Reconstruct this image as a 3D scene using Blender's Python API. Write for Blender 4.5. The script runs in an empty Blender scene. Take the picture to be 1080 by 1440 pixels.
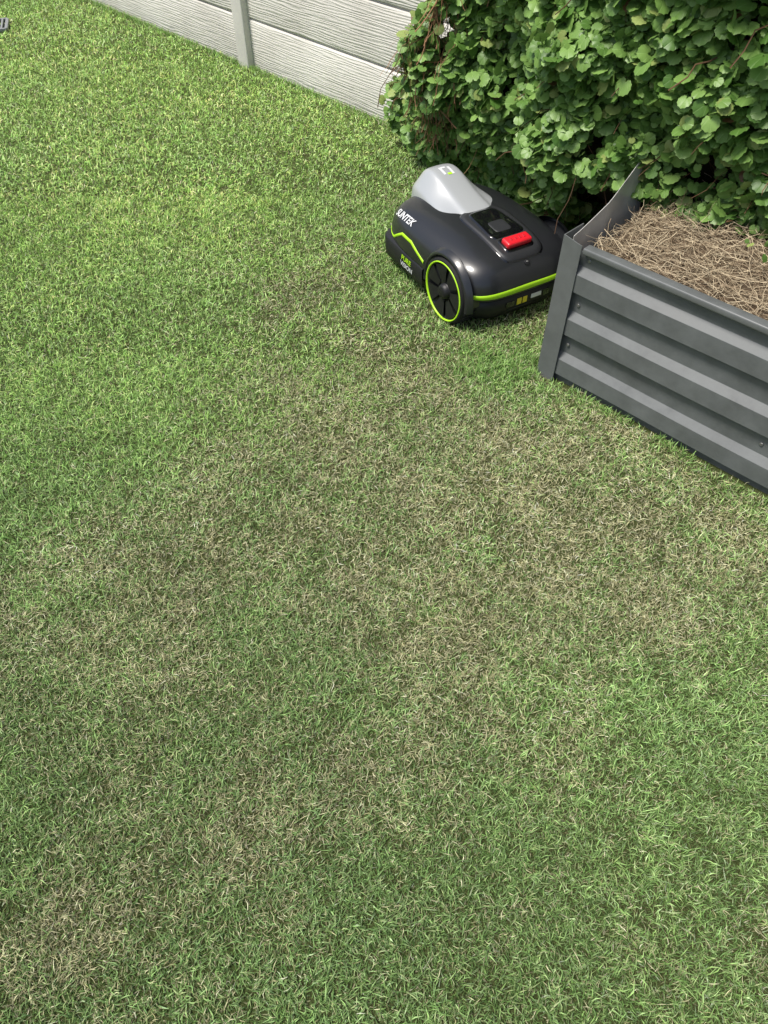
import bpy, math, random
import numpy as np
from mathutils import Vector, Matrix
from mathutils.bvhtree import BVHTree
rng=np.random.default_rng(7); random.seed(7)
sc=bpy.context.scene
# ------------------------------------------------------------------ helpers
def link(o,parent=None):
    sc.collection.objects.link(o)
    if parent: o.parent=parent
    return o
def empty(name,loc=(0,0,0),rz=0):
    e=bpy.data.objects.new(name,None); e.location=loc; e.rotation_euler=(0,0,rz); e.empty_display_size=.1
    return link(e)
def mesh_obj(name,verts,faces,mat=None,parent=None,smooth=False):
    me=bpy.data.meshes.new(name); me.from_pydata([tuple(v) for v in verts],[],faces); me.validate(); me.update()
    if smooth: me.polygons.foreach_set('use_smooth',[True]*len(me.polygons))
    o=bpy.data.objects.new(name,me)
    if mat: me.materials.append(mat)
    return link(o,parent)
def np_mesh(name,V,F,col=None,uv=None,mat=None,parent=None,smooth=False):
    me=bpy.data.meshes.new(name)
    me.vertices.add(len(V)); me.vertices.foreach_set('co',np.ascontiguousarray(V,dtype=np.float32).ravel())
    loops=np.concatenate([f.ravel() for f in F]).astype(np.int32)
    sizes=np.concatenate([np.full(len(f),f.shape[1]) for f in F])
    starts=np.concatenate([[0],np.cumsum(sizes)[:-1]]).astype(np.int32)
    me.loops.add(len(loops)); me.loops.foreach_set('vertex_index',loops)
    me.polygons.add(len(sizes)); me.polygons.foreach_set('loop_start',starts)
    if smooth: me.polygons.foreach_set('use_smooth',np.ones(len(sizes),dtype=bool))
    if col is not None:
        a=me.color_attributes.new('Col','FLOAT_COLOR','POINT')
        c=np.ones((len(V),4),dtype=np.float32); c[:,:3]=col; a.data.foreach_set('color',c.ravel())
    if uv is not None:
        a=me.attributes.new('leafuv','FLOAT_VECTOR','POINT')
        c=np.zeros((len(V),3),dtype=np.float32); c[:,:2]=uv; a.data.foreach_set('vector',c.ravel())
    me.update(calc_edges=True)
    o=bpy.data.objects.new(name,me)
    if mat: me.materials.append(mat)
    return link(o,parent)
def box(name,cx,cy,cz,sx,sy,sz,mat,parent,bev=0.0,seg=3):
    V=[(cx+i*sx/2,cy+j*sy/2,cz+k*sz/2) for i in(-1,1) for j in(-1,1) for k in(-1,1)]
    F=[(0,1,3,2),(4,6,7,5),(0,4,5,1),(2,3,7,6),(0,2,6,4),(1,5,7,3)]
    o=mesh_obj(name,V,F,mat,parent)
    if bev:
        m=o.modifiers.new('b','BEVEL'); m.width=bev; m.segments=seg
        o.data.polygons.foreach_set('use_smooth',[True]*6)
    return o
class NT:
    def __init__(s,name):
        s.m=bpy.data.materials.new(name); s.m.use_nodes=True; s.t=s.m.node_tree; s.t.nodes.clear()
        s.out=s.t.nodes.new('ShaderNodeOutputMaterial')
    def n(s,typ,**kw):
        nd=s.t.nodes.new(typ)
        for k,v in kw.items():
            if k.startswith('i_'):
                k2=k[2:]; k2=int(k2) if k2.isdigit() else k2.replace('_',' ')
                nd.inputs[k2].default_value=v
            else: setattr(nd,k,v)
        return nd
    def l(s,a,b): s.t.links.new(a,b)
def plain(name,col,rough=.5,spec=.5,coat=0,bump=0,bscale=400,metal=0,var=0,cv=.18):
    a=NT(name); p=a.n('ShaderNodeBsdfPrincipled')
    p.inputs['Base Color'].default_value=(*col,1); p.inputs['Roughness'].default_value=rough
    p.inputs['Specular IOR Level'].default_value=spec; p.inputs['Coat Weight'].default_value=coat
    p.inputs['Metallic'].default_value=metal
    tc=a.n('ShaderNodeTexCoord')
    nz=a.n('ShaderNodeTexNoise',i_Scale=bscale,i_Detail=4.0); a.l(tc.outputs['Object'],nz.inputs['Vector'])
    if bump:
        b=a.n('ShaderNodeBump',i_Strength=bump,i_Distance=.001); a.l(nz.outputs[0],b.inputs['Height']); a.l(b.outputs[0],p.inputs['Normal'])
    if var:
        n2=a.n('ShaderNodeTexNoise',i_Scale=9.0,i_Detail=8.0,i_Roughness=.68); a.l(tc.outputs['Object'],n2.inputs['Vector'])
        r=a.n('ShaderNodeMapRange'); r.inputs[1].default_value=.3; r.inputs[2].default_value=.7
        r.inputs[3].default_value=max(0.05,rough-var); r.inputs[4].default_value=min(1,rough+var)
        a.l(n2.outputs[0],r.inputs[0]); a.l(r.outputs[0],p.inputs['Roughness'])
        r2=a.n('ShaderNodeMapRange'); r2.inputs[1].default_value=.3; r2.inputs[2].default_value=.7; a.l(n2.outputs[0],r2.inputs[0])
        mx=a.n('ShaderNodeMix',data_type='RGBA'); mx.inputs[6].default_value=(*[c*(1-cv) for c in col],1); mx.inputs[7].default_value=(*[min(1,c*(1+cv)+.004) for c in col],1)
        a.l(r2.outputs[0],mx.inputs[0]); a.l(mx.outputs[2],p.inputs['Base Color'])
    a.l(p.outputs[0],a.out.inputs[0]); return a.m
def vnoise(x,y,scale,seed=0):
    x=x*scale+seed*17.3; y=y*scale-seed*9.1
    xi=np.floor(x).astype(np.int64); yi=np.floor(y).astype(np.int64); fx=x-xi; fy=y-yi
    fx=fx*fx*(3-2*fx); fy=fy*fy*(3-2*fy)
    def h(a,b):
        n=(a*374761393+b*668265263+seed*1274126177)&0xffffffff
        n=((n^(n>>13))*1274126177)&0xffffffff
        return ((n^(n>>16))&0xffff)/65535.0
    return (h(xi,yi)*(1-fx)+h(xi+1,yi)*fx)*(1-fy)+(h(xi,yi+1)*(1-fx)+h(xi+1,yi+1)*fx)*fy
def fbm(x,y,scale,seed=0,oct=4):
    s=0;a=.5;t=0
    for i in range(oct): s=s+a*vnoise(x,y,scale*2**i,seed+i); t+=a; a*=.55
    return s/t
def fade_mat(name,trans=.3,rough=.55,spec=.25):
    a=NT(name); at=a.n('ShaderNodeAttribute',attribute_name='Col')
    p=a.n('ShaderNodeBsdfPrincipled'); p.inputs['Roughness'].default_value=rough; p.inputs['Specular IOR Level'].default_value=spec
    t=a.n('ShaderNodeBsdfTranslucent'); mx=a.n('ShaderNodeMixShader'); mx.inputs[0].default_value=trans
    a.l(at.outputs['Color'],p.inputs['Base Color']); a.l(at.outputs['Color'],t.inputs['Color'])
    a.l(p.outputs[0],mx.inputs[1]); a.l(t.outputs[0],mx.inputs[2]); a.l(mx.outputs[0],a.out.inputs[0]); return a.m
# ------------------------------------------------------------------ layout (metres)
P0=np.array([-.839,4.934]); E=np.array([.690,-.724]); N=np.array([.724,.690])      # fence line, along / away
BC=np.array([.546,1.922]); F_=np.array([.7071,-.7071]); M_=np.array([.7071,.7071])  # bed corner, along front / inward
MC=(.346,2.49); MR=math.atan2(.51,.86)
# ------------------------------------------------------------------ ground
a=NT('thatch_soil'); tc=a.n('ShaderNodeTexCoord')
n1=a.n('ShaderNodeTexNoise',i_Scale=330.0,i_Detail=6.0,i_Roughness=.75); n2=a.n('ShaderNodeTexNoise',i_Scale=3.0,i_Detail=4.0)
a.l(tc.outputs['Object'],n1.inputs[0]); a.l(tc.outputs['Object'],n2.inputs[0])
r1=a.n('ShaderNodeValToRGB'); r1.color_ramp.elements[0].position=.36; r1.color_ramp.elements[0].color=(.028,.034,.012,1)
r1.color_ramp.elements[1].position=.66; r1.color_ramp.elements[1].color=(.32,.29,.15,1)
e=r1.color_ramp.elements.new(.52); e.color=(.085,.10,.033,1)
a.l(n1.outputs[0],r1.inputs[0])
p=a.n('ShaderNodeBsdfPrincipled'); p.inputs['Roughness'].default_value=.95; p.inputs['Specular IOR Level'].default_value=.1
mx=a.n('ShaderNodeMix',data_type='RGBA'); mx.inputs[7].default_value=(.08,.12,.03,1); a.l(r1.outputs[0],mx.inputs[6])
rr=a.n('ShaderNodeMapRange'); rr.inputs[1].default_value=.35; rr.inputs[2].default_value=.7; rr.inputs[4].default_value=.5
a.l(n2.outputs[0],rr.inputs[0]); a.l(rr.outputs[0],mx.inputs[0]); a.l(mx.outputs[2],p.inputs['Base Color'])
b=a.n('ShaderNodeBump',i_Strength=1.0,i_Distance=.01); a.l(n1.outputs[0],b.inputs['Height']); a.l(b.outputs[0],p.inputs['Normal'])
a.l(p.outputs[0],a.out.inputs[0]); soilm=a.m
S=150
mesh_obj('lawn',[(-S,-S,0),(S,-S,0),(S,S,0),(-S,S,0)],[(0,1,2,3)],soilm)
# ------------------------------------------------------------------ grass
TAN=[(.126,2.11,.30,.55),(-.41,2.25,.25,.25),(.13,1.65,.32,.45),(.29,1.39,.22,.45),(.457,1.18,.17,.55),(.73,1.06,.12,.8),(.60,1.13,.10,.4),
 (.167,.82,.12,.75),(.10,.90,.1,.3),(-.23,.466,.09,.7),(-.58,.277,.10,.8),(-.50,.22,.08,.4),(-.55,1.14,.17,.5),(-.11,1.1,.24,.45),(-.9,1.0,.14,.5),(-.57,.8,.17,.4),
 (.71,1.73,.22,.35),(1.0,1.25,.2,.5),(.36,.62,.1,.3),(-.3,1.6,.3,.25),(.62,2.2,.12,.3),(.35,.28,.12,.2),(.0,.55,.12,.25),(-.2,2.75,.2,.3),(.85,1.5,.2,.3),(-.8,.55,.12,.3),(-.1,3.3,.25,.2),(.7,.85,.14,.3)]
GRN=[(-1.3,2.2,.6,.35),(-1.1,1.6,.4,.2),(.62,.72,.14,.4),(.85,.6,.16,.4),(-.75,.42,.12,.3),(.38,1.92,.16,.6),(.25,.4,.15,.25),(.0,.9,.06,.2),(-.33,.95,.1,.25),(.25,1.2,.08,.2),(0,.2,.2,.2)]
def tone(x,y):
    return (1.42+.50*(fbm(x,y,1.5,71)-.5)+.36*(fbm(x,y,6,73)-.5)-.16*np.exp(-(np.maximum(y,0)/.75)**2)-.12*np.exp(-((x+.6)**2+(y-.6)**2)/.25))[:,None]  # random bands, plus foreground and near-left shade put into the grass colour
def dryness(x,y):
    wx=x+.16*(fbm(x,y,5,51)-.5)+.06*(fbm(x,y,17,52)-.5); wy=y+.16*(fbm(x,y,5,53)-.5)+.06*(fbm(x,y,17,54)-.5)
    t=.11+.55*(fbm(x,y,2.6,3)-.5)+.8*(fbm(x,y,8,11)-.5)+.5*(fbm(x,y,28,13)-.5)
    m=0
    for (a_,b_,r,s) in TAN: m=m+s*(.40*np.exp(-((wx-a_)**2+(wy-b_)**2)/(r*r))+.34*np.exp(-((wx-a_)**2+(wy-b_)**2)/(r*r*3.2)))
    t=t+np.minimum(m,.6)*(.55+.9*fbm(x,y,12,15))
    for (a_,b_,r,s) in GRN: t=t-s*np.exp(-((x-a_)**2+(y-b_)**2)/(r*r))
    t=t-.16*np.clip((y-2.3)/1.2,0,1)-.14*np.clip((-x-.4)/.6,0,1)*np.clip((y-1.2),0,1)
    return np.clip(t,0.02,.95)
def keep(x,y):
    dn=(x-P0[0])*N[0]+(y-P0[1])*N[1]
    ba=(x-BC[0])*F_[0]+(y-BC[1])*F_[1]; bb=(x-BC[0])*M_[0]+(y-BC[1])*M_[1]
    inbed=(ba>-.01)&(bb>-.025)
    return (dn<-.0)&(~inbed)
DENS=[(52000,0,1.1),(38000,1.1,2.0),(22000,2.0,3.2),(10000,3.2,5.0),(5500,5.0,9.0)]
def scatter(mult):
    X,Y,LOD=[],[],[]
    for (dn,r0,r1_) in DENS:
        x0,x1=-5.5,3.0; y0=-.25 if r0==0 else r0; y1=r1_
        n=int(dn*mult*(x1-x0)*(y1-y0)); x,y=rng.uniform(x0,x1,n),rng.uniform(y0,y1,n)
        k=(np.abs(x+.03)<.78+.62*np.maximum(y,0))
        x,y=x[k],y[k]; X.append(x); Y.append(y); LOD.append(np.full(len(x),(52000/dn)**.5))
    X=np.concatenate(X);Y=np.concatenate(Y);LOD=np.concatenate(LOD)
    k=keep(X,Y); return X[k],Y[k],LOD[k]
X,Y,LOD=scatter(1.0)
T=dryness(X,Y)
cl=fbm(X,Y,38,21,3); k=rng.random(len(X))<np.clip(.2+2.1*(cl-.28),.15,1); X,Y,LOD,T,cl=X[k],Y[k],LOD[k],T[k],cl[k]
def blades(X,Y,L,W,az,e1,e2,col,z0=0.0):
    n=len(X)
    dx,dy=np.cos(az),np.sin(az)
    tw=rng.uniform(-1,1,n)
    px,py,pz=-dy*np.cos(tw),dx*np.cos(tw),np.sin(tw)
    az2=az+rng.normal(0,.5,n); dx2,dy2=np.cos(az2),np.sin(az2)
    B=np.stack([X,Y,np.zeros(n)+z0],1)
    P1=B+np.stack([dx*np.cos(e1),dy*np.cos(e1),np.sin(e1)],1)*(L*.5)[:,None]
    P2=P1+np.stack([dx2*np.cos(e2),dy2*np.cos(e2),np.sin(e2)],1)*(L*.5)[:,None]
    P2[:,2]=np.maximum(P2[:,2],z0+.002)
    w=np.stack([px,py,pz],1)*W[:,None]*.5
    V=np.stack([B-w*.8,B+w*.8,P1+w,P1-w,P2],1).reshape(-1,3)
    i=np.arange(n)[:,None]*5
    Q=i+np.array([0,1,2,3]); Tt=i+np.array([3,2,4])
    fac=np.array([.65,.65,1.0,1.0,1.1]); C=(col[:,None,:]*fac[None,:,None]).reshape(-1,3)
    return V,Q,Tt,C
n=len(X)
dry=rng.random(n)<(T*.85+.05)
far=np.clip((Y-1.0)/3,0,1)
L=np.where(dry,rng.uniform(.009,.021,n),rng.uniform(.011,.028,n))*(1+.15*far)
tall=rng.random(n)<.05; L=np.where(tall,L*1.5,L)*(.8+.6*fbm(X,Y,14,91))
W=np.where(dry,rng.uniform(.0009,.0015,n),rng.uniform(.0013,.0024,n))*LOD
az=rng.uniform(0,2*math.pi,n)
e1=np.where(dry,rng.uniform(.02,.8,n),rng.uniform(.3,1.4,n)); e2=e1-np.where(dry,rng.uniform(.0,.8,n),rng.uniform(-.1,1.1,n))
g1=np.array([.105,.213,.044]); g2=np.array([.310,.480,.142]); g3=np.array([.15,.26,.10])
q=rng.random(n)[:,None]; hue=np.clip((fbm(X,Y,1.6,31)-.35)*3,0,1)[:,None]
gc=g1*(1-q)+g2*q; gc=gc*(1-hue*.45)+g3*hue*.45
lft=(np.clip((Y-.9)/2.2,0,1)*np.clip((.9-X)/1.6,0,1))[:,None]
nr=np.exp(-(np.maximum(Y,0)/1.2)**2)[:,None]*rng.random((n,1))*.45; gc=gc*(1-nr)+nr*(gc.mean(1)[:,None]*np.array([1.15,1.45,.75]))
gc=gc*(1+.62*lft*np.array([1.1,1.0,.55]))  # far-left lift: fresher yellow-green growth, with sunlit brightness put into the colour
q=rng.random(n)[:,None]; d1=np.array([.27,.26,.115]); d2=np.array([.60,.57,.34]); dc=d1*(1-q)+d2*q
olive=rng.random(n)<.25; gc=np.where(olive[:,None],gc*.6+dc*.32,gc)
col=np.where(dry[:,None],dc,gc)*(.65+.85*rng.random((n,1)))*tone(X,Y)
z0=np.where(dry,rng.uniform(0,.010,n),0)
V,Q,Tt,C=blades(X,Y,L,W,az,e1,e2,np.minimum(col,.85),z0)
a=NT('grass_blade'); at=a.n('ShaderNodeAttribute',attribute_name='Col'); df=a.n('ShaderNodeBsdfDiffuse'); t=a.n('ShaderNodeBsdfTranslucent'); ms=a.n('ShaderNodeMixShader'); ms.inputs[0].default_value=.3
a.l(at.outputs['Color'],df.inputs[0]); a.l(at.outputs['Color'],t.inputs[0]); a.l(df.outputs[0],ms.inputs[1]); a.l(t.outputs[0],ms.inputs[2])
gl=a.n('ShaderNodeBsdfGlossy'); gl.inputs['Roughness'].default_value=.45; gl.inputs[0].default_value=(1,1,1,1); m2=a.n('ShaderNodeMixShader'); m2.inputs[0].default_value=.035
a.l(ms.outputs[0],m2.inputs[1]); a.l(gl.outputs[0],m2.inputs[2]); a.l(m2.outputs[0],a.out.inputs[0]); grassm=a.m
Vs=[V];Qs=[Q];Ts=[Tt];Cs=[C];off=len(V)
# low filler layer of short shoots and thatch (one triangle each)
XX,YY,LL=scatter(1.1); n=len(XX)
T2=dryness(XX,YY); az=rng.uniform(0,6.283,n); el=rng.uniform(.05,1.2,n); l_=rng.uniform(.007,.017,n)*(1+.3*(LL-1)); w_=rng.uniform(.0013,.0024,n)*LL
base=np.stack([XX,YY,rng.uniform(0,.006,n)],1); tip_=base+np.stack([np.cos(az)*np.cos(el),np.sin(az)*np.cos(el),np.sin(el)],1)*l_[:,None]
sd=np.stack([-np.sin(az),np.cos(az),rng.uniform(-.6,.6,n)],1)*w_[:,None]*.5
V=np.stack([base-sd,base+sd,tip_],1).reshape(-1,3)
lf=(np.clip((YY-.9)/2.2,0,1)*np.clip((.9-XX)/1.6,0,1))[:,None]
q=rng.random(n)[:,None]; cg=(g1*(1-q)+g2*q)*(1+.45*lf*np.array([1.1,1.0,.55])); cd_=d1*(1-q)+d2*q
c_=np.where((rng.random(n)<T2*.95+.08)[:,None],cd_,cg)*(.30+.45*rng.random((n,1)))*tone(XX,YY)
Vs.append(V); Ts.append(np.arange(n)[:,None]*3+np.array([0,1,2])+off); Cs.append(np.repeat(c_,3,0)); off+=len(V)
def tuft(xs,ys,Lm):
    global off
    n=len(xs)
    L=rng.uniform(.6,1.25,n)*Lm; W=rng.uniform(.002,.0034,n); az=rng.uniform(0,6.283,n)
    e1=rng.uniform(.8,1.5,n); e2=e1-rng.uniform(0,.9,n); q=rng.random(n)[:,None]
    col=(g1*(1-q)+g2*q)*1.2; dd=rng.random(n)<.15; col=np.where(dd[:,None],d1*.5+d2*.5,col)
    V,Q,Tt,C=blades(xs,ys,L,W,az,e1,e2,col)
    Vs.append(V);Qs.append(Q+off);Ts.append(Tt+off);Cs.append(C);off+=len(V)
s=rng.uniform(-.02,1.6,1500); o_=-np.abs(rng.normal(0,.012,1500))-.026
k=vnoise(s,s*0,9,5)>.35; tuft((BC[0]+F_[0]*s+M_[0]*o_)[k],(BC[1]+F_[1]*s+M_[1]*o_)[k],.036)
s=rng.uniform(0,.7,1500); o_=-np.abs(rng.normal(0,.04,1500))-.02
tuft(BC[0]+M_[0]*s+F_[0]*o_,BC[1]+M_[1]*s+F_[1]*o_,.05)
s=rng.uniform(-4,2.5,5000); o_=-np.abs(rng.normal(0,.02,5000))-.01
tuft(P0[0]+E[0]*s+N[0]*o_,P0[1]+E[1]*s+N[1]*o_,.04)
tx=rng.normal(.38,.10,1500); ty=rng.normal(1.98,.08,1500); k=keep(tx,ty); tuft(tx[k],ty[k],.034)
tx=rng.uniform(-.1,.7,2500); ty=rng.uniform(2.1,3.4,2500); k=keep(tx,ty); tuft(tx[k],ty[k],.036)
np_mesh('grass',np.concatenate(Vs),[np.concatenate(Qs),np.concatenate(Ts)],col=np.concatenate(Cs),mat=grassm)
# ------------------------------------------------------------------ fence
fence=empty('concrete_fence',(P0[0],P0[1],0),math.atan2(E[1],E[0]))   # local +x along, +y away from lawn
a=NT('painted_concrete'); tc=a.n('ShaderNodeTexCoord'); mp=a.n('ShaderNodeMapping'); mp.inputs['Scale'].default_value=(3.0,16,34)
a.l(tc.outputs['Object'],mp.inputs[0])
ng=a.n('ShaderNodeTexNoise',i_Scale=1.6,i_Detail=7.0,i_Roughness=.62,i_Distortion=1.2); a.l(mp.outputs[0],ng.inputs[0])
w=a.n('ShaderNodeTexWave',i_Scale=.7,i_Distortion=9.0,i_Detail=3.0,i_Detail_Scale=1.4); w.bands_direction='Z'; a.l(mp.outputs[0],w.inputs[0])
ad=a.n('ShaderNodeMath',operation='ADD'); a.l(ng.outputs[0],ad.inputs[0])
ml=a.n('ShaderNodeMath',operation='MULTIPLY'); ml.inputs[1].default_value=.35; a.l(w.outputs[1],ml.inputs[0]); a.l(ml.outputs[0],ad.inputs[1])
nf=a.n('ShaderNodeTexNoise',i_Scale=2.5,i_Detail=6.0); a.l(tc.outputs['Object'],nf.inputs[0])
cr=a.n('ShaderNodeValToRGB'); cr.color_ramp.elements[0].position=.3; cr.color_ramp.elements[0].color=(.51,.485,.435,1); cr.color_ramp.elements[1].position=.65; cr.color_ramp.elements[1].color=(.66,.635,.58,1)
a.l(nf.outputs[0],cr.inputs[0])
p=a.n('ShaderNodeBsdfPrincipled'); p.inputs['Roughness'].default_value=.8; a.l(cr.outputs[0],p.inputs['Base Color'])
b=a.n('ShaderNodeBump',i_Strength=.65,i_Distance=.007); a.l(ad.outputs[0],b.inputs['Height']); a.l(b.outputs[0],p.inputs['Normal'])
a.l(p.outputs[0],a.out.inputs[0]); fm=a.m
postm=plain('post_concrete',(.61,.585,.54),.85,bump=.5,bscale=150,var=.05,cv=.06)
SP=2.45
for i in range(-5,4):
    x=i*SP
    h=1.86
    box('post',x+.01,.035,h/2-.02,.105,.14,h,postm,fence,.008)
    for j in range(7):
        if j: box('joint',x+SP/2,.050,.268*j-.010,SP-.12,.05,.0095,fm,fence)
        box('sleeper',x+SP/2,.045,.268*j+.134-.01,SP-.115,.075,.258,fm,fence,.010)
# ------------------------------------------------------------------ hedge
hedge=empty('climbing_vine_hedge',(0,0,0))
def hD(s,z):
    base=.20+.30*np.clip(z/.5,0,1)+.10*np.clip((z-.5)/.8,0,1)
    base=base+.14*np.clip((s-2.3)/.5,0,1)*np.clip(z/.45,0,1)
    edge=1.46+.18*np.clip(z-.25,0,1)/.3
    base=base*np.clip(.30+(s-edge)/.40,.0,1)
    return base+.24*(fbm(s,z,3.2,41)-.5)+.20*(fbm(s,z,9,43)-.5)
def hpos(s,z,D):
    return np.stack([P0[0]+E[0]*s-N[0]*D,P0[1]+E[1]*s-N[1]*D,z],-1)
def hedge_edge(z): return 1.52+.36*np.clip((z-.27)/.35,0,1.6)+.26*(fbm(z,z*0,5,3)-.5)-.10*np.exp(-((z-.22)/.08)**2)+.12*np.clip((.12-z)/.12,0,1)
nl=62000
s=rng.uniform(1.35,4.3,nl); z=rng.uniform(0.02,1.45,nl)
edge=hedge_edge(z)+rng.exponential(.03,nl)-.04
bot=np.where(s>2.75,.43,.04)
cl=fbm(s,z,7,77,3)
k=(s>edge)&(z>bot)&(rng.random(nl)<np.clip((cl-.28)*5,.12,1)); s,z=s[k],z[k]
nl=len(s); depth=np.abs(rng.normal(0,.055,nl))
D=hD(s,z)-depth+.02+np.where(rng.random(nl)<.04,rng.uniform(.01,.05,nl),0)
D=np.maximum(D,.05)
pos=hpos(s,z,D)
# weeds in the bed
wx,wy=[],[]
for (cx_,cy_,m_) in ((.44,.30,14),(.52,.42,16),(.33,.50,12),(.62,.22,12),(.40,.62,14),(.8,.4,16),(1.2,.3,16)):
    wx.append(rng.normal(cx_,.035,m_)); wy.append(rng.normal(cy_,.035,m_))
wx=np.concatenate(wx); wy=np.concatenate(wy)
wp=np.stack([BC[0]+F_[0]*wx+M_[0]*wy,BC[1]+F_[1]*wx+M_[1]*wy,.475+rng.uniform(0,.05,len(wx))],1)
pos=np.concatenate([pos,wp]); depth=np.concatenate([depth,np.zeros(len(wx))]); nl=len(pos)
nrm=np.array([-N[0]*.70,-N[1]*.70,.90])+rng.normal(0,.62,(nl,3)); nrm/=np.linalg.norm(nrm,axis=1)[:,None]
tip=np.array([-N[0]*.35,-N[1]*.35,-.6])+rng.normal(0,.75,(nl,3)); tip-=nrm*np.sum(tip*nrm,1)[:,None]; tip/=np.linalg.norm(tip,axis=1)[:,None]
bi=np.cross(tip,nrm)
size=rng.uniform(.022,.050,nl)*np.where(rng.random(nl)<.25,.65,1)
size[-len(wx):]*=.6
no=24; ph=np.linspace(0,2*math.pi,no,endpoint=False)
rad=np.where(np.arange(no)%2==0,.525,.48)
dph=np.abs((ph-1.5*math.pi+math.pi)%(2*math.pi)-math.pi); rad=rad*(1-.55*np.exp(-(dph/.22)**2))
rad=rad*(1+.08*np.cos(ph-math.pi/2))
ox,oy=rad*np.cos(ph)*1.08,rad*np.sin(ph)+.5
ix,iy=.27*np.cos(ph[::2]),.27*np.sin(ph[::2])+.48
tx=np.concatenate([[0],ix,ox]); ty=np.concatenate([[.42],iy,oy])
rr_=np.hypot(tx,ty-.5)
tz=.14*np.abs(tx)-.30*rr_**2
tz[1+12:]+=np.where(np.arange(no)%4<2,.015,-.015)
tz[1:13]+=np.where(np.arange(12)%2==0,.01,-.01)
tm=len(tx)
cup=rng.uniform(.3,1.5,nl)
Vl=pos[:,None,:]+size[:,None,None]*(tx[None,:,None]*bi[:,None,:]+ty[None,:,None]*tip[:,None,:]+(tz[None,:,None]*cup[:,None,None])*nrm[:,None,:])
tri=[]
for i in range(12):
    j=(i+1)%12
    tri.append((0,1+i,1+j)); o0=13+2*i; o1=13+2*i+1; o2=13+(2*i+2)%24
    tri.append((1+i,o0,o1)); tri.append((1+i,o1,1+j)); tri.append((1+j,o1,o2))
tri=np.array(tri)
Fl=(np.arange(nl)[:,None,None]*tm+tri[None]).reshape(-1,3)
q=rng.random(nl)[:,None]
lc=np.array([.080,.180,.030])*(1-q)+np.array([.255,.42,.105])*q
yl=rng.random(nl)<.06; lc=np.where(yl[:,None],np.array([.30,.38,.11]),lc)
dd=rng.random(nl)<.008; lc=np.where(dd[:,None],np.array([.20,.11,.05]),lc)
lc=lc*(1-.55*np.clip(depth/.12,0,1))[:,None]  # deeper leaves darkened, putting the hedge interior's shade into leaf colour
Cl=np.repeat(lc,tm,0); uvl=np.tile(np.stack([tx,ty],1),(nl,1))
a=NT('vine_leaf'); at=a.n('ShaderNodeAttribute',attribute_name='Col'); uvn=a.n('ShaderNodeAttribute',attribute_name='leafuv')
sx=a.n('ShaderNodeSeparateXYZ'); a.l(uvn.outputs['Vector'],sx.inputs[0])
yy=a.n('ShaderNodeMath',operation='SUBTRACT'); yy.inputs[1].default_value=.12; a.l(sx.outputs[1],yy.inputs[0])
an=a.n('ShaderNodeMath',operation='ARCTAN2'); a.l(sx.outputs[0],an.inputs[0]); a.l(yy.outputs[0],an.inputs[1])
m5=a.n('ShaderNodeMath',operation='MULTIPLY'); m5.inputs[1].default_value=4.2; a.l(an.outputs[0],m5.inputs[0])
sn=a.n('ShaderNodeMath',operation='SINE'); a.l(m5.outputs[0],sn.inputs[0]); ab=a.n('ShaderNodeMath',operation='ABSOLUTE'); a.l(sn.outputs[0],ab.inputs[0])
rg=a.n('ShaderNodeMapRange'); rg.inputs[1].default_value=0; rg.inputs[2].default_value=.3; rg.inputs[3].default_value=1; rg.inputs[4].default_value=0; a.l(ab.outputs[0],rg.inputs[0])
mx=a.n('ShaderNodeMix',data_type='RGBA',blend_type='ADD'); mx.inputs[7].default_value=(.08,.11,.045,1)
mm=a.n('ShaderNodeMath',operation='MULTIPLY'); mm.inputs[1].default_value=.6; a.l(rg.outputs[0],mm.inputs[0]); a.l(mm.outputs[0],mx.inputs[0]); a.l(at.outputs['Color'],mx.inputs[6])
p=a.n('ShaderNodeBsdfPrincipled'); p.inputs['Roughness'].default_value=.42; p.inputs['Specular IOR Level'].default_value=.4
a.l(mx.outputs[2],p.inputs['Base Color']); t=a.n('ShaderNodeBsdfTranslucent'); a.l(at.outputs['Color'],t.inputs[0])
b=a.n('ShaderNodeBump',i_Strength=.3,i_Distance=.002); b.invert=True; a.l(rg.outputs[0],b.inputs['Height']); a.l(b.outputs[0],p.inputs['Normal'])
ms=a.n('ShaderNodeMixShader'); ms.inputs[0].default_value=.25; a.l(p.outputs[0],ms.inputs[1]); a.l(t.outputs[0],ms.inputs[2]); a.l(ms.outputs[0],a.out.inputs[0])
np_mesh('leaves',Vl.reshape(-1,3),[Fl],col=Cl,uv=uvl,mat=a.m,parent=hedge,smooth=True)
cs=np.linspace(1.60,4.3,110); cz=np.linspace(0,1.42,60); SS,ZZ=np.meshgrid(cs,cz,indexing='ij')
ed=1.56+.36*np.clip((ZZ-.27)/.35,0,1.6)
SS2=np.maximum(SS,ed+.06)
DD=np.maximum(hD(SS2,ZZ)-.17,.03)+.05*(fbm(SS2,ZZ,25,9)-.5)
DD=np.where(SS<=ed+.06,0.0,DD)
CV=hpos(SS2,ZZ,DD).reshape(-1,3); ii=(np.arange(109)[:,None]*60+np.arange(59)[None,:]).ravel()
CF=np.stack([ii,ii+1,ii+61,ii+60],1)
np_mesh('woody_core',CV,[CF],mat=plain('dark_twigs',(.025,.022,.012),.95,.1,bump=1,bscale=120),parent=hedge)
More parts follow.
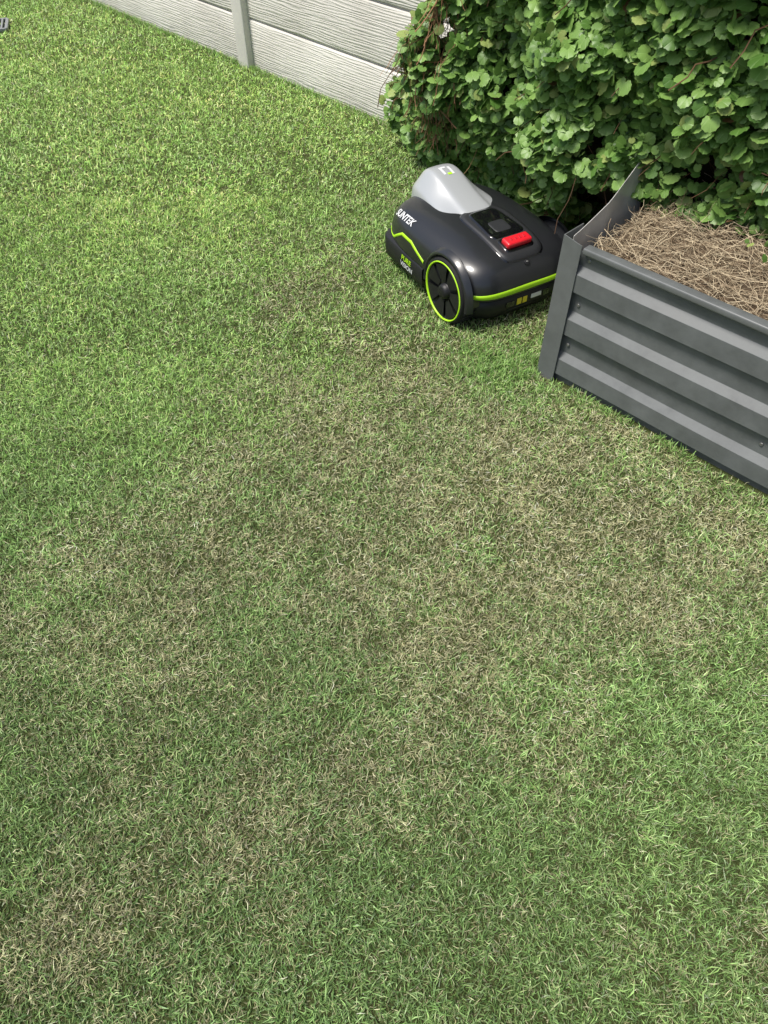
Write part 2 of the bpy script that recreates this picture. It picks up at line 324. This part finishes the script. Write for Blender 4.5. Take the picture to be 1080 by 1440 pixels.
def ribbons(P,W,col):
    n,k,_=P.shape
    d=np.gradient(P,axis=1); up=rng.normal(0,1,(n,1,3)); up[:,:,2]+=1.2
    sd=np.cross(d,up); sd/=np.linalg.norm(sd,axis=2)[:,:,None]+1e-9
    w=np.broadcast_to(np.asarray(W)[:,None,None]*.5,(n,k,1))
    prof=up/np.linalg.norm(up,axis=2)[:,:,None]
    V=np.stack([P-sd*w,P+prof*w*.9,P+sd*w],2).reshape(-1,3)
    base=np.arange(n)[:,None,None]*(k*3)+np.arange(k-1)[None,:,None]*3
    q=np.concatenate([(base+np.array([0,1,4,3])).reshape(-1,4),(base+np.array([1,2,5,4])).reshape(-1,4)])
    C=np.repeat(col,k*3,0)
    return V,q,C
def strands(n,start,dirs,L,wob,k=6):
    t=np.linspace(0,1,k)
    P=start[:,None,:]+dirs[:,None,:]*(L[:,None]*t[None])[:,:,None]
    r=rng.normal(0,1,(n,k,3)); r=np.cumsum(r,axis=1); P=P+r*wob*L[:,None,None]
    return P
n=800
s=rng.uniform(1.75,4.2,n); z=rng.uniform(.05,1.3,n); s=np.maximum(s,hedge_edge(z)+.08); D=np.maximum(hD(s,z)-rng.uniform(.02,.16,n),.04)
st=hpos(s,z,D); dr=rng.normal(0,.5,(n,3)); dr[:,2]-=.6; dr/=np.linalg.norm(dr,axis=1)[:,None]
st[:,2]=np.maximum(st[:,2],.2)
P=strands(n,st,dr,rng.uniform(.08,.25,n),.05)
P[:,:,2]=np.maximum(P[:,:,2],.01)
cc=np.array([.10,.055,.03])*rng.uniform(.5,1.8,(n,1))
V,q,C=ribbons(P,rng.uniform(.002,.004,n),cc)
n2=420
z=rng.uniform(.3,.95,n2); s=np.maximum(rng.normal(2.0,.09,n2),hedge_edge(z)+.02); st=hpos(s,z,hD(s,z)+.015); dr=rng.normal(0,.35,(n2,3)); dr[:,2]-=.9; dr/=np.linalg.norm(dr,axis=1)[:,None]
P=strands(n2,st,dr,rng.uniform(.04,.15,n2),.035); cc=np.array([.24,.13,.07])*rng.uniform(.5,1.6,(n2,1))
V2,q2,C2=ribbons(P,rng.uniform(.0015,.004,n2),cc)
stemm=fade_mat('dry_stem',.05,.8,.2)
np_mesh('stems',np.concatenate([V,V2]),[np.concatenate([q,q2+len(V)])],col=np.concatenate([C,C2]),mat=stemm,parent=hedge)
# ------------------------------------------------------------------ raised bed
bed=empty('raised_garden_bed',(BC[0],BC[1],0),math.atan2(F_[1],F_[0]))  # local x along front, y inward
steel=plain('grey_coated_steel',(.105,.113,.112),.44,.5,bump=.05,bscale=60,var=.12,cv=.22)
steel2=plain('grey_coated_steel_trim',(.112,.119,.117),.42,.5,bump=.05,bscale=60,var=.10,cv=.18)
inner=plain('bare_steel_inside',(.60,.59,.56),.45,.5,bump=.3,bscale=30,metal=.1,var=.15,cv=.2)
prof=[(0,0),(.022,0),(.034,.018),(.090,.018),(.112,0),(.172,0),(.184,.018),(.240,.018),(.262,0),(.322,0),(.334,.018),(.390,.018),(.412,0),(.455,0)]
BL=2.4; NX=60
V=[];F=[]
for i in range(NX+1):
    x=BL*i/NX
    for (z,o) in prof: V.append((x,-o+.002*math.sin(x*7+z*9),z))
k_=len(prof)
for i in range(NX):
    for j in range(k_-1): F.append((i*k_+j,(i+1)*k_+j,(i+1)*k_+j+1,i*k_+j+1))
o=mesh_obj('front_panel',V,F,steel,bed)
so=o.modifiers.new('s','SOLIDIFY'); so.thickness=.0012; so.offset=0
bv=o.modifiers.new('b','BEVEL'); bv.width=.0035; bv.segments=3; bv.limit_method='ANGLE'; bv.angle_limit=math.radians(15)
box('rim',BL/2+.021,-.004,.4645,BL-.042,.034,.020,steel2,bed,.005)
def Lsec(name,mat,w1,w2,z0,z1,y0):
    t=.003
    P=[(y0,y0),(w1,y0),(w1,y0+t),(y0+t,y0+t),(y0+t,w2),(y0,w2)]
    V=[(x,y,z0) for x,y in P]+[(x,y,z1-(.012 if i_ in (1,2) else 0)) for i_,(x,y) in enumerate(P)]; k=6
    F=[(5,4,3,2,1,0),(6,7,8,9,10,11)]+[(i,(i+1)%k,k+(i+1)%k,k+i) for i in range(k)]
    return mesh_obj(name,V,F,mat,bed)
Lsec('corner_flashing',steel2,.040,.07,0,.492,-.024)
V=[];F=[];ny=16;nz=7
for i in range(ny+1):
    t=i/ny; y=.01+t*.44
    for j in range(nz+1):
        u=j/nz; top=.480+.080*t**1.3
        y_=y+(.02*u-.03*(u<.55) if i==ny else 0)
        x=-.012-.035*t*u*u-.05*max(0,t-.45)*u+.012*(abs((u*3.1)%1-.5)-.25)
        V.append((x,y_,top*u))
for i in range(ny):
    for j in range(nz): F.append((i*(nz+1)+j,(i+1)*(nz+1)+j,(i+1)*(nz+1)+j+1,i*(nz+1)+j+1))
o=mesh_obj('bent_side_panel',V,F,inner,bed); so=o.modifiers.new('s','SOLIDIFY'); so.thickness=.0015
box('side_panel_rear',-.004,.74,.19,.012,.60,.38,steel,bed,.002)
scr=plain('screw_head',(.22,.22,.21),.3,metal=.6)
def disc(name,c,r,axis,h,mat,parent,seg=24):
    V=[]
    ax=Vector(axis).normalized(); a1=ax.orthogonal().normalized(); a2=ax.cross(a1)
    for (hh,rr) in ((0,r),(h*.7,r),(h,r*.75)):
        for i in range(seg):
            t=2*math.pi*i/seg; V.append(Vector(c)+ax*hh+(a1*math.cos(t)+a2*math.sin(t))*rr)
    V.append(Vector(c)+ax*h); F=[]
    for k_ in range(2):
        for i in range(seg): F.append((k_*seg+i,k_*seg+(i+1)%seg,(k_+1)*seg+(i+1)%seg,(k_+1)*seg+i))
    for i in range(seg): F.append((2*seg+i,2*seg+(i+1)%seg,3*seg))
    return mesh_obj(name,V,F,mat,parent)
for x,z in ((.062,.435),(.060,.29),(.056,.145),(.70,.29),(.70,.145),(.7,.435)): disc('screw',(x,-.001,z),.0055,(0,-1,0),.004,scr,bed,12)
def soilz(x,y):
    return .375+.04*np.clip(x/.25,0,1)+.05*np.clip(y/.6,0,1)+.05*(fbm(x,y,4,61)-.4)+.02*np.clip(x,0,1)
gx=np.linspace(0.01,2.35,120); gy=np.linspace(.012,1.05,60); GX,GY=np.meshgrid(gx,gy,indexing='ij')
GZ=soilz(GX,GY)+.02*(fbm(GX,GY,40,63)-.5)
ii=(np.arange(119)[:,None]*60+np.arange(59)[None,:]).ravel()
np_mesh('soil',np.stack([GX,GY,GZ],-1).reshape(-1,3),[np.stack([ii,ii+60,ii+61,ii+1],1)],mat=plain('bed_soil',(.09,.065,.042),.95,.1,bump=1,bscale=90,var=.04),parent=bed)
n=24000
sx_=rng.uniform(.02,1.6,n); sy_=rng.uniform(.02,.95,n); k=rng.random(n)<np.clip((fbm(sx_,sy_,9,67)-.22)*3,.12,1); sx_,sy_=sx_[k],sy_[k]; n=len(sx_)
sz_=soilz(sx_,sy_)+np.abs(rng.normal(0,.014,n))
dr=rng.normal(0,1,(n,3)); dr[:,2]*=.20; dr/=np.linalg.norm(dr,axis=1)[:,None]
Ls=rng.uniform(.02,.12,n); P=strands(n,np.stack([sx_,sy_,sz_],1),dr,Ls,.035)
P[:,:,0]=np.clip(P[:,:,0],.006,2.3); P[:,:,1]=np.maximum(P[:,:,1],.016)
q_=rng.random(n)[:,None]**1.2; cc=np.array([.13,.085,.05])*(1-q_)+np.array([.62,.52,.35])*q_
V,q,C=ribbons(P,rng.uniform(.0008,.0021,n),cc)
straw=empty('dry_straw_mulch',(BC[0],BC[1],0),math.atan2(F_[1],F_[0]))
np_mesh('straw',V,[q],col=C,mat=stemm,parent=straw)
# ------------------------------------------------------------------ mower
mower=empty('robot_lawn_mower',(MC[0],MC[1],0),MR)
shellm=plain('charcoal_gloss_plastic',(.016,.017,.019),.32,.5,coat=.22,bump=.04,bscale=900)
chasm=plain('black_plastic',(.010,.010,.011),.48,.4,bump=.15,bscale=900)
satin=plain('satin_charcoal',(.022,.023,.025),.45,.45,bump=.1,bscale=900)
gloss=plain('gloss_black',(.005,.005,.006),.10,.5,coat=.5)
green=plain('lime_plastic',(.40,.72,.02),.4,.4)
white=plain('white_print',(.62,.63,.63),.5)
silver=plain('silver_plastic',(.38,.395,.40),.30,.5,coat=.4,bump=.03,bscale=900,metal=.15)
redm=plain('red_plastic',(.62,.012,.022),.38,.5,coat=.2)
yel=plain('yellow_sticker',(.65,.54,.03),.5)
rub=plain('rubber',(.012,.012,.012),.75,.3,bump=.3,bscale=300)
def loft(name,rings,mat,seg=112,cap=True,tilt=True):
    V=[];F=[]
    for (z,hx,yb,yf,nn) in rings:
        for i in range(seg):
            t=2*math.pi*i/seg; c,s_=math.cos(t),math.sin(t)
            x=hx*math.copysign(abs(c)**(2/nn),c); y=(yf if s_>0 else yb)*math.copysign(abs(s_)**(2/nn),s_)
            if y>0: x*=1-.07*(y/.33)**2
            zz=z
            if tilt and z>.13: zz-=.018*max(0,-y/.3)**1.5*(z-.13)/.14
            V.append((x,y,zz))
    for k_ in range(len(rings)-1):
        for i in range(seg): F.append((k_*seg+i,k_*seg+(i+1)%seg,(k_+1)*seg+(i+1)%seg,(k_+1)*seg+i))
    if cap:
        z=rings[-1][0]; V.append((0,0,z+.0008)); k_=len(rings)-1
        for i in range(seg): F.append((k_*seg+i,k_*seg+(i+1)%seg,len(V)-1))
        F.append(tuple(reversed(range(seg))))
    return mesh_obj(name,V,F,mat,mower,smooth=True),V,F
rings=[(.118,.222,.292,.315,4.6),(.121,.234,.304,.326,4.6),(.128,.240,.308,.330,4.6),(.150,.243,.310,.332,4.6),(.178,.243,.308,.330,4.5),(.203,.239,.301,.324,4.4),
 (.225,.229,.291,.313,4.2),(.243,.212,.275,.297,4.0),(.257,.187,.252,.274,3.7),(.267,.152,.215,.24,3.4),(.274,.11,.165,.18,3),(.278,.05,.09,.1,2.6)]
so_,SV,SF=loft('upper_shell',rings,shellm)
so_.modifiers.new('ss','SUBSURF').levels=1; so_.modifiers['ss'].render_levels=1
ch,CV_,CF_=loft('lower_chassis',[(.032,.19,.262,.285,4.2),(.040,.214,.286,.305,4.2),(.07,.224,.296,.315,4.4),(.119,.226,.298,.318,4.6),(.121,.20,.27,.29,4.6)],chasm)
bv_s=BVHTree.FromPolygons([Vector(v) for v in SV],SF); bv_c=BVHTree.FromPolygons([Vector(v) for v in CV_],CF_)
for sg in(-1,1):
    V=[];F=[]
    ys=np.linspace(.315,.0,24)
    for y in ys:
        xo=.239*(1-.07*(max(y,0)/.33)**2)
        tt=np.clip((y-.28)/.04,0,1)
        for (z,dx) in ((.045+.02*tt,-.012),(.05+.02*tt,-.003),(.075,.0),(.12,.002),(.128,-.006),(.131,-.035)):
            V.append((sg*(xo+dx-.03*tt*tt),y,z))
    for i in range(23):
        for j in range(5): F.append((i*6+j,(i+1)*6+j,(i+1)*6+j+1,i*6+j+1))
    o=mesh_obj('side_skirt',V,F,chasm,mower,smooth=True)
    if sg==-1: bv_k=BVHTree.FromPolygons([Vector(v) for v in V],F)
def cast(o,d,trees=None):
    best=None
    for t in (trees or (bv_s,bv_c,bv_k)):
        h=t.ray_cast(Vector(o),Vector(d))
        if h[0] is not None and (best is None or h[3]<best[1]): best=(h[0],h[3],h[1])
    return best
def strip(name,pts,mat,off_=.0018):
    V=[];F=[];dense=[]
    for a_,b_ in zip(pts[:-1],pts[1:]):
        for t in np.linspace(0,1,14,endpoint=False): dense.append([a_[i]*(1-t)+b_[i]*t for i in range(4)])
    dense.append(list(pts[-1]))
    for (x,y,zl,zh) in dense:
        d=Vector((x,y,0)).normalized()
        for m_,(z,of) in enumerate(((zl,0),(zl+.001,off_),((zl+zh)/2,off_+.0005),(zh-.001,off_),(zh,0))):
            h=cast(d*.7+Vector((0,0,z)),-d,(bv_s,))
            pnt=h[0] if h else Vector((x,y,z))
            V.append(pnt+d*of)
    for i in range(len(dense)-1):
        for j in range(4): F.append((i*5+j,(i+1)*5+j,(i+1)*5+j+1,i*5+j+1))
    return mesh_obj(name,V,F,mat,mower,smooth=True)
for sg in(-1,1):
    strip('side_stripe',[(sg*.12,.33,.148,.156),(sg*.20,.325,.143,.152),(sg*.235,.275,.138,.148),(sg*.238,.235,.140,.151),(sg*.238,.15,.186,.198),(sg*.238,.08,.186,.198),(sg*.238,-.01,.150,.163)],green)
strip('rear_stripe',[(-.238,-.262,.136,.142),(-.22,-.29,.134,.150),(-.12,-.31,.133,.154),(0,-.31,.133,.156),(.12,-.31,.133,.154),(.22,-.29,.134,.152),(.238,-.25,.136,.150),(.24,-.1,.138,.146)],green)
def patch(name,cx,cy,hx,hy,nn,off_,mat,taper=0,drop=.006,rings_=8,seg=64):
    V=[];F=[]
    for r in [i/rings_ for i in range(rings_+1)]:
        for i in range(seg):
            t=2*math.pi*i/seg; c,s_=math.cos(t),math.sin(t)
            x=hx*r*math.copysign(abs(c)**(2/nn),c); y=hy*r*math.copysign(abs(s_)**(2/nn),s_)
            x*=1+taper*y/hy
            h=cast((cx+x,cy+y,1),(0,0,-1),(bv_s,)); z=h[0].z if h else .25
            V.append((cx+x,cy+y,z+off_*(1 if r<.99 else .7)))
    for i in range(seg):
        x,y,z=V[-seg]; V.append((x,y,z-drop))
    for k_ in range(rings_+1):
        for i in range(seg): F.append((k_*seg+i,k_*seg+(i+1)%seg,(k_+1)*seg+(i+1)%seg,(k_+1)*seg+i))
    return mesh_obj(name,V,F,mat,mower,smooth=True)
patch('lid_gap',0,-.125,.094,.150,6,.0012,gloss)
patch('top_lid',0,-.125,.090,.146,6,.005,satin)
patch('display_panel',0,-.085,.068,.090,6,.0072,gloss,taper=-.12)
patch('display_inset',0,-.115,.036,.034,5,.0086,satin)
patch('button_well',0,-.212,.062,.034,5,.0075,gloss)
def rbox(name,c,sz,mat,rx=0,bev=.004):
    o=box(name,0,0,0,*sz,mat,mower,bev,4); o.location=c; o.rotation_euler=(rx,0,0); return o
h=cast((0,-.215,1),(0,0,-1),(bv_s,)); bz=h[0].z
rbox('stop_button',(0,-.215,bz+.014),(.104,.044,.022),redm,.16,.008)
rdk=plain('red_dark',(.45,.01,.02),.5)
for i in range(4):
    rbox('stop_button_letter',(-.027+i*.018,-.217,bz+.0252),(.009,.012,.002),rdk,.16,.0008)
h=cast((0,-.283,1),(0,0,-1),(bv_s,)); disc('lock',(0,-.283,h[0].z),.011,h[2] if h[2].z>0 else -h[2],.004,chasm,mower)
disc('lock_core',(0,-.283,h[0].z+.003),.004,(0,-.4,1),.003,scr,mower)
st=[(.352,.055,.02,.255),(.335,.078,.034,.292),(.305,.098,.046,.330),(.265,.106,.052,.347),(.21,.110,.052,.340),(.15,.118,.050,.318),(.09,.128,.052,.300),(.04,.116,.055,.289),(.0,.084,.055,.282),(-.02,.064,.048,.268)]
V=[];F=[]
for (y,b_,t_,zt) in st:
    zb=.215
    zs=.264+.25*(zt-.264)
    half=[(b_+.004,zb),(b_,min(zs,zt)-.01),(b_-.010,min(zs,zt)+.001),(t_+.012,zt-.012),(t_,zt-.001),(t_*.5,zt+.001)]
    full=[(-x,z) for x,z in half]+[(0,zt+.002)]+[(x,z) for x,z in reversed(half)]
    V+= [(x,y,z) for x,z in full]
k_=13
for i in range(len(st)-1):
    for j in range(k_-1): F.append((i*k_+j,(i+1)*k_+j,(i+1)*k_+j+1,i*k_+j+1))
F.append(tuple(range(k_))); F.append(tuple(reversed(range((len(st)-1)*k_,len(st)*k_))))
hood=mesh_obj('camera_hood',V,F,silver,mower,smooth=True); m_=hood.modifiers.new('s','SUBSURF'); m_.levels=2; m_.render_levels=2
dg=bpy.context.evaluated_depsgraph_get(); hev=hood.evaluated_get(dg); hm=hev.to_mesh()
bv_h=BVHTree.FromPolygons([v.co.copy() for v in hm.vertices],[tuple(p_.vertices) for p_ in hm.polygons]); hev.to_mesh_clear()
disc('camera_lens',(0,.345,.285),.016,(0,1,.1),.01,gloss,mower)
def hpatch(name,x0,x1,y0,y1,mat,of=.001):
    V=[];F=[];k1=5
    for i in range(k1):
        for j in range(k1):
            x=x0+(x1-x0)*i/(k1-1); y=y0+(y1-y0)*j/(k1-1); h=bv_h.ray_cast(Vector((x,y,1)),Vector((0,0,-1))); V.append((x,y,h[0].z+of))
    for i in range(k1-1):
        for j in range(k1-1): F.append((i*k1+j,(i+1)*k1+j,(i+1)*k1+j+1,i*k1+j+1))
    mesh_obj(name,V,F,mat,mower)
for (x0,x1,y0,y1,mt) in ((-.022,-.012,.205,.25,white),(-.012,.006,.24,.25,white),(-.006,.012,.200,.210,green),(.012,.022,.200,.245,white)):
    hpatch('logo_mark',x0,x1,y0,y1,mt)
def text(body,size,O,r,u,d,mat,name,shear=.25):
    cu=bpy.data.curves.new('t','FONT'); cu.body=body; cu.size=size; cu.shear=shear; cu.align_x='CENTER'; cu.align_y='CENTER'; cu.offset=size*.025
    ob=bpy.data.objects.new('t',cu); sc.collection.objects.link(ob); dg=bpy.context.evaluated_depsgraph_get()
    me=bpy.data.meshes.new_from_object(ob.evaluated_get(dg)); bpy.data.objects.remove(ob)
    V=[];r=Vector(r).normalized();u=Vector(u).normalized();d=Vector(d).normalized()
    for v in me.vertices:
        p_=Vector(O)+r*v.co.x+u*v.co.y; h=cast(p_-d*.3,d); q_=(h[0] if h else p_)-d*.0016; V.append(q_)
    F=[tuple(p_.vertices) for p_ in me.polygons]
    mesh_obj(name,V,F,mat,mower)
text('SUNTEK',.036,(-.19,.180,.222),(0,-1,0),(.62,0,.78),(.78,0,-.62),white,'side_lettering')
text('PURE',.030,(-.24,.115,.104),(0,-1,0),(0,0,1),(1,0,0),green,'model_lettering_a')
text('VISION',.028,(-.24,.115,.076),(0,-1,0),(0,0,1),(1,0,0),white,'model_lettering_b')
for (x0,z0_,sx2,sz2,mt) in ((-.02,.085,.022,.03,yel),(.005,.085,.02,.03,yel),(-.06,.085,.04,.026,gloss),(.055,.088,.05,.02,white),(-.01,.06,.12,.004,satin),(.10,.085,.03,.03,gloss)):
    h=cast((x0,-.6,z0_),(0,1,0),(bv_c,)); rbox('rear_label',(x0,h[0].y-.001,z0_),(sx2*.9,.003,sz2*.8),mt,0,.0006)
def lathe(name,prof_,cx,cy,cz,mat,seg=64,sg=1):
    V=[];F=[]
    for (x,r) in prof_:
        for i in range(seg):
            t=2*math.pi*i/seg; V.append((cx+sg*x,cy+r*math.cos(t),cz+r*math.sin(t)))
    for k2 in range(len(prof_)-1):
        for i in range(seg): F.append((k2*seg+i,k2*seg+(i+1)%seg,(k2+1)*seg+(i+1)%seg,(k2+1)*seg+i))
    return mesh_obj(name,V,F,mat,mower,smooth=True)
WR=.118
for sg in(-1,1):
    cy,cz=-.150,WR-.002
    lathe('tyre',[(.18,.02),(.18,.113),(.188,WR),(.236,WR),(.246,.115),(.250,.111),(.250,.107)],0,cy,cz,rub,96,sg)
    for i in range(40):
        t=2*math.pi*i/40
        o=box('tread_block',0,0,0,.05,.009,.005,rub,mower,.001,1); o.location=(sg*.212,cy+(WR+.0012)*math.cos(t),cz+(WR+.0012)*math.sin(t)); o.rotation_euler=(t+math.pi/2,0,0)
    lathe('rim_ring',[(.247,.1075),(.2525,.1065),(.2525,.1025),(.247,.1015)],0,cy,cz,green,96,sg)
    lathe('wheel_dish',[(.247,.102),(.244,.096),(.238,.09),(.236,.03),(.244,.028),(.254,.024),(.258,.018),(.258,.0005)],0,cy,cz,chasm,64,sg)
    for i in range(7):
        a0=2*math.pi*(i+.06)/7; a1=2*math.pi*(i+.94)/7; V=[];F=[]
        for (r,xx) in ((.034,.238),(.036,.244),(.072,.248),(.095,.249),(.098,.244)):
            for t in np.linspace(a0+ (.003/r),a1-(.003/r),9): V.append((sg*xx,cy+r*math.cos(t),cz+r*math.sin(t)))
        for p1 in range(4):
            for q1 in range(8): F.append((p1*9+q1,p1*9+q1+1,(p1+1)*9+q1+1,(p1+1)*9+q1))
        mesh_obj('wheel_segment',V,F,chasm,mower,smooth=False)
    V=[];F=[];A=np.linspace(math.radians(-8),math.radians(188),50); pr=[(.17,.122),(.240,.122),(.248,.125),(.250,.130),(.244,.137),(.225,.145)]
    for t in A:
        for (xx,r) in pr: V.append((sg*(xx-.003),cy+r*math.cos(t),cz+r*math.sin(t)))
    for i in range(49):
        for j in range(5): F.append((i*6+j,i*6+j+1,(i+1)*6+j+1,(i+1)*6+j))
    mesh_obj('wheel_arch',V,F,shellm,mower,smooth=True)
    lathe('front_caster',[(.10,.001),(.10,.045),(.106,.05),(.134,.05),(.14,.045),(.14,.001)],0,.23,.048,rub,32,sg)
# ------------------------------------------------------------------ drain cover
drain=empty('drain_cover',(-2.72,5.66,0),.3)
dm=plain('galvanised_grate',(.25,.26,.26),.5,metal=.3,bump=.2)
box('frame_a',0,-.12,.018,.30,.02,.02,dm,drain,.002); box('frame_b',0,.12,.018,.30,.02,.02,dm,drain,.002)
box('frame_c',-.15,0,.0175,.02,.222,.02,dm,drain,.002); box('frame_d',.15,0,.0175,.02,.222,.02,dm,drain,.002)
for i in range(9): box('bar',-.12+.03*i,0,.020,.012,.22,.016,dm,drain,.001)
box('pit',0,0,.006,.28,.22,.008,chasm,drain)
# ------------------------------------------------------------------ light
w=bpy.data.worlds.new('World'); sc.world=w; w.use_nodes=True; nt=w.node_tree
bg=nt.nodes['Background']; sky=nt.nodes.new('ShaderNodeTexSky'); sky.sky_type='NISHITA'; sky.sun_disc=False
EL=64; sv=Vector((-.85,-.30,0)).normalized()
sky.sun_elevation=math.radians(EL); sky.sun_rotation=math.atan2(sv.x,sv.y); sky.air_density=1.0; sky.dust_density=3.0; sky.ozone_density=1.0
nt.links.new(sky.outputs[0],bg.inputs[0]); bg.inputs[1].default_value=.15
sd=bpy.data.lights.new('sun','SUN'); sd.energy=4.7; sd.angle=math.radians(16); sd.color=(1,.96,.90)
so=bpy.data.objects.new('sun',sd); link(so)
D_=Vector((sv.x*math.cos(math.radians(EL)),sv.y*math.cos(math.radians(EL)),math.sin(math.radians(EL))))
so.rotation_euler=D_.to_track_quat('Z','Y').to_euler()
# ------------------------------------------------------------------ camera
cd=bpy.data.cameras.new('camera'); cam=bpy.data.objects.new('camera',cd); link(cam)
cam.location=(0,0,1.5); cam.rotation_euler=(math.radians(90-49),0,0)
cd.sensor_fit='VERTICAL'; cd.sensor_height=36; cd.lens=36*1000/1440; cd.clip_end=500; cd.clip_start=.02
sc.camera=cam
sc.view_settings.view_transform='Standard'; sc.view_settings.look='None'; sc.view_settings.exposure=0
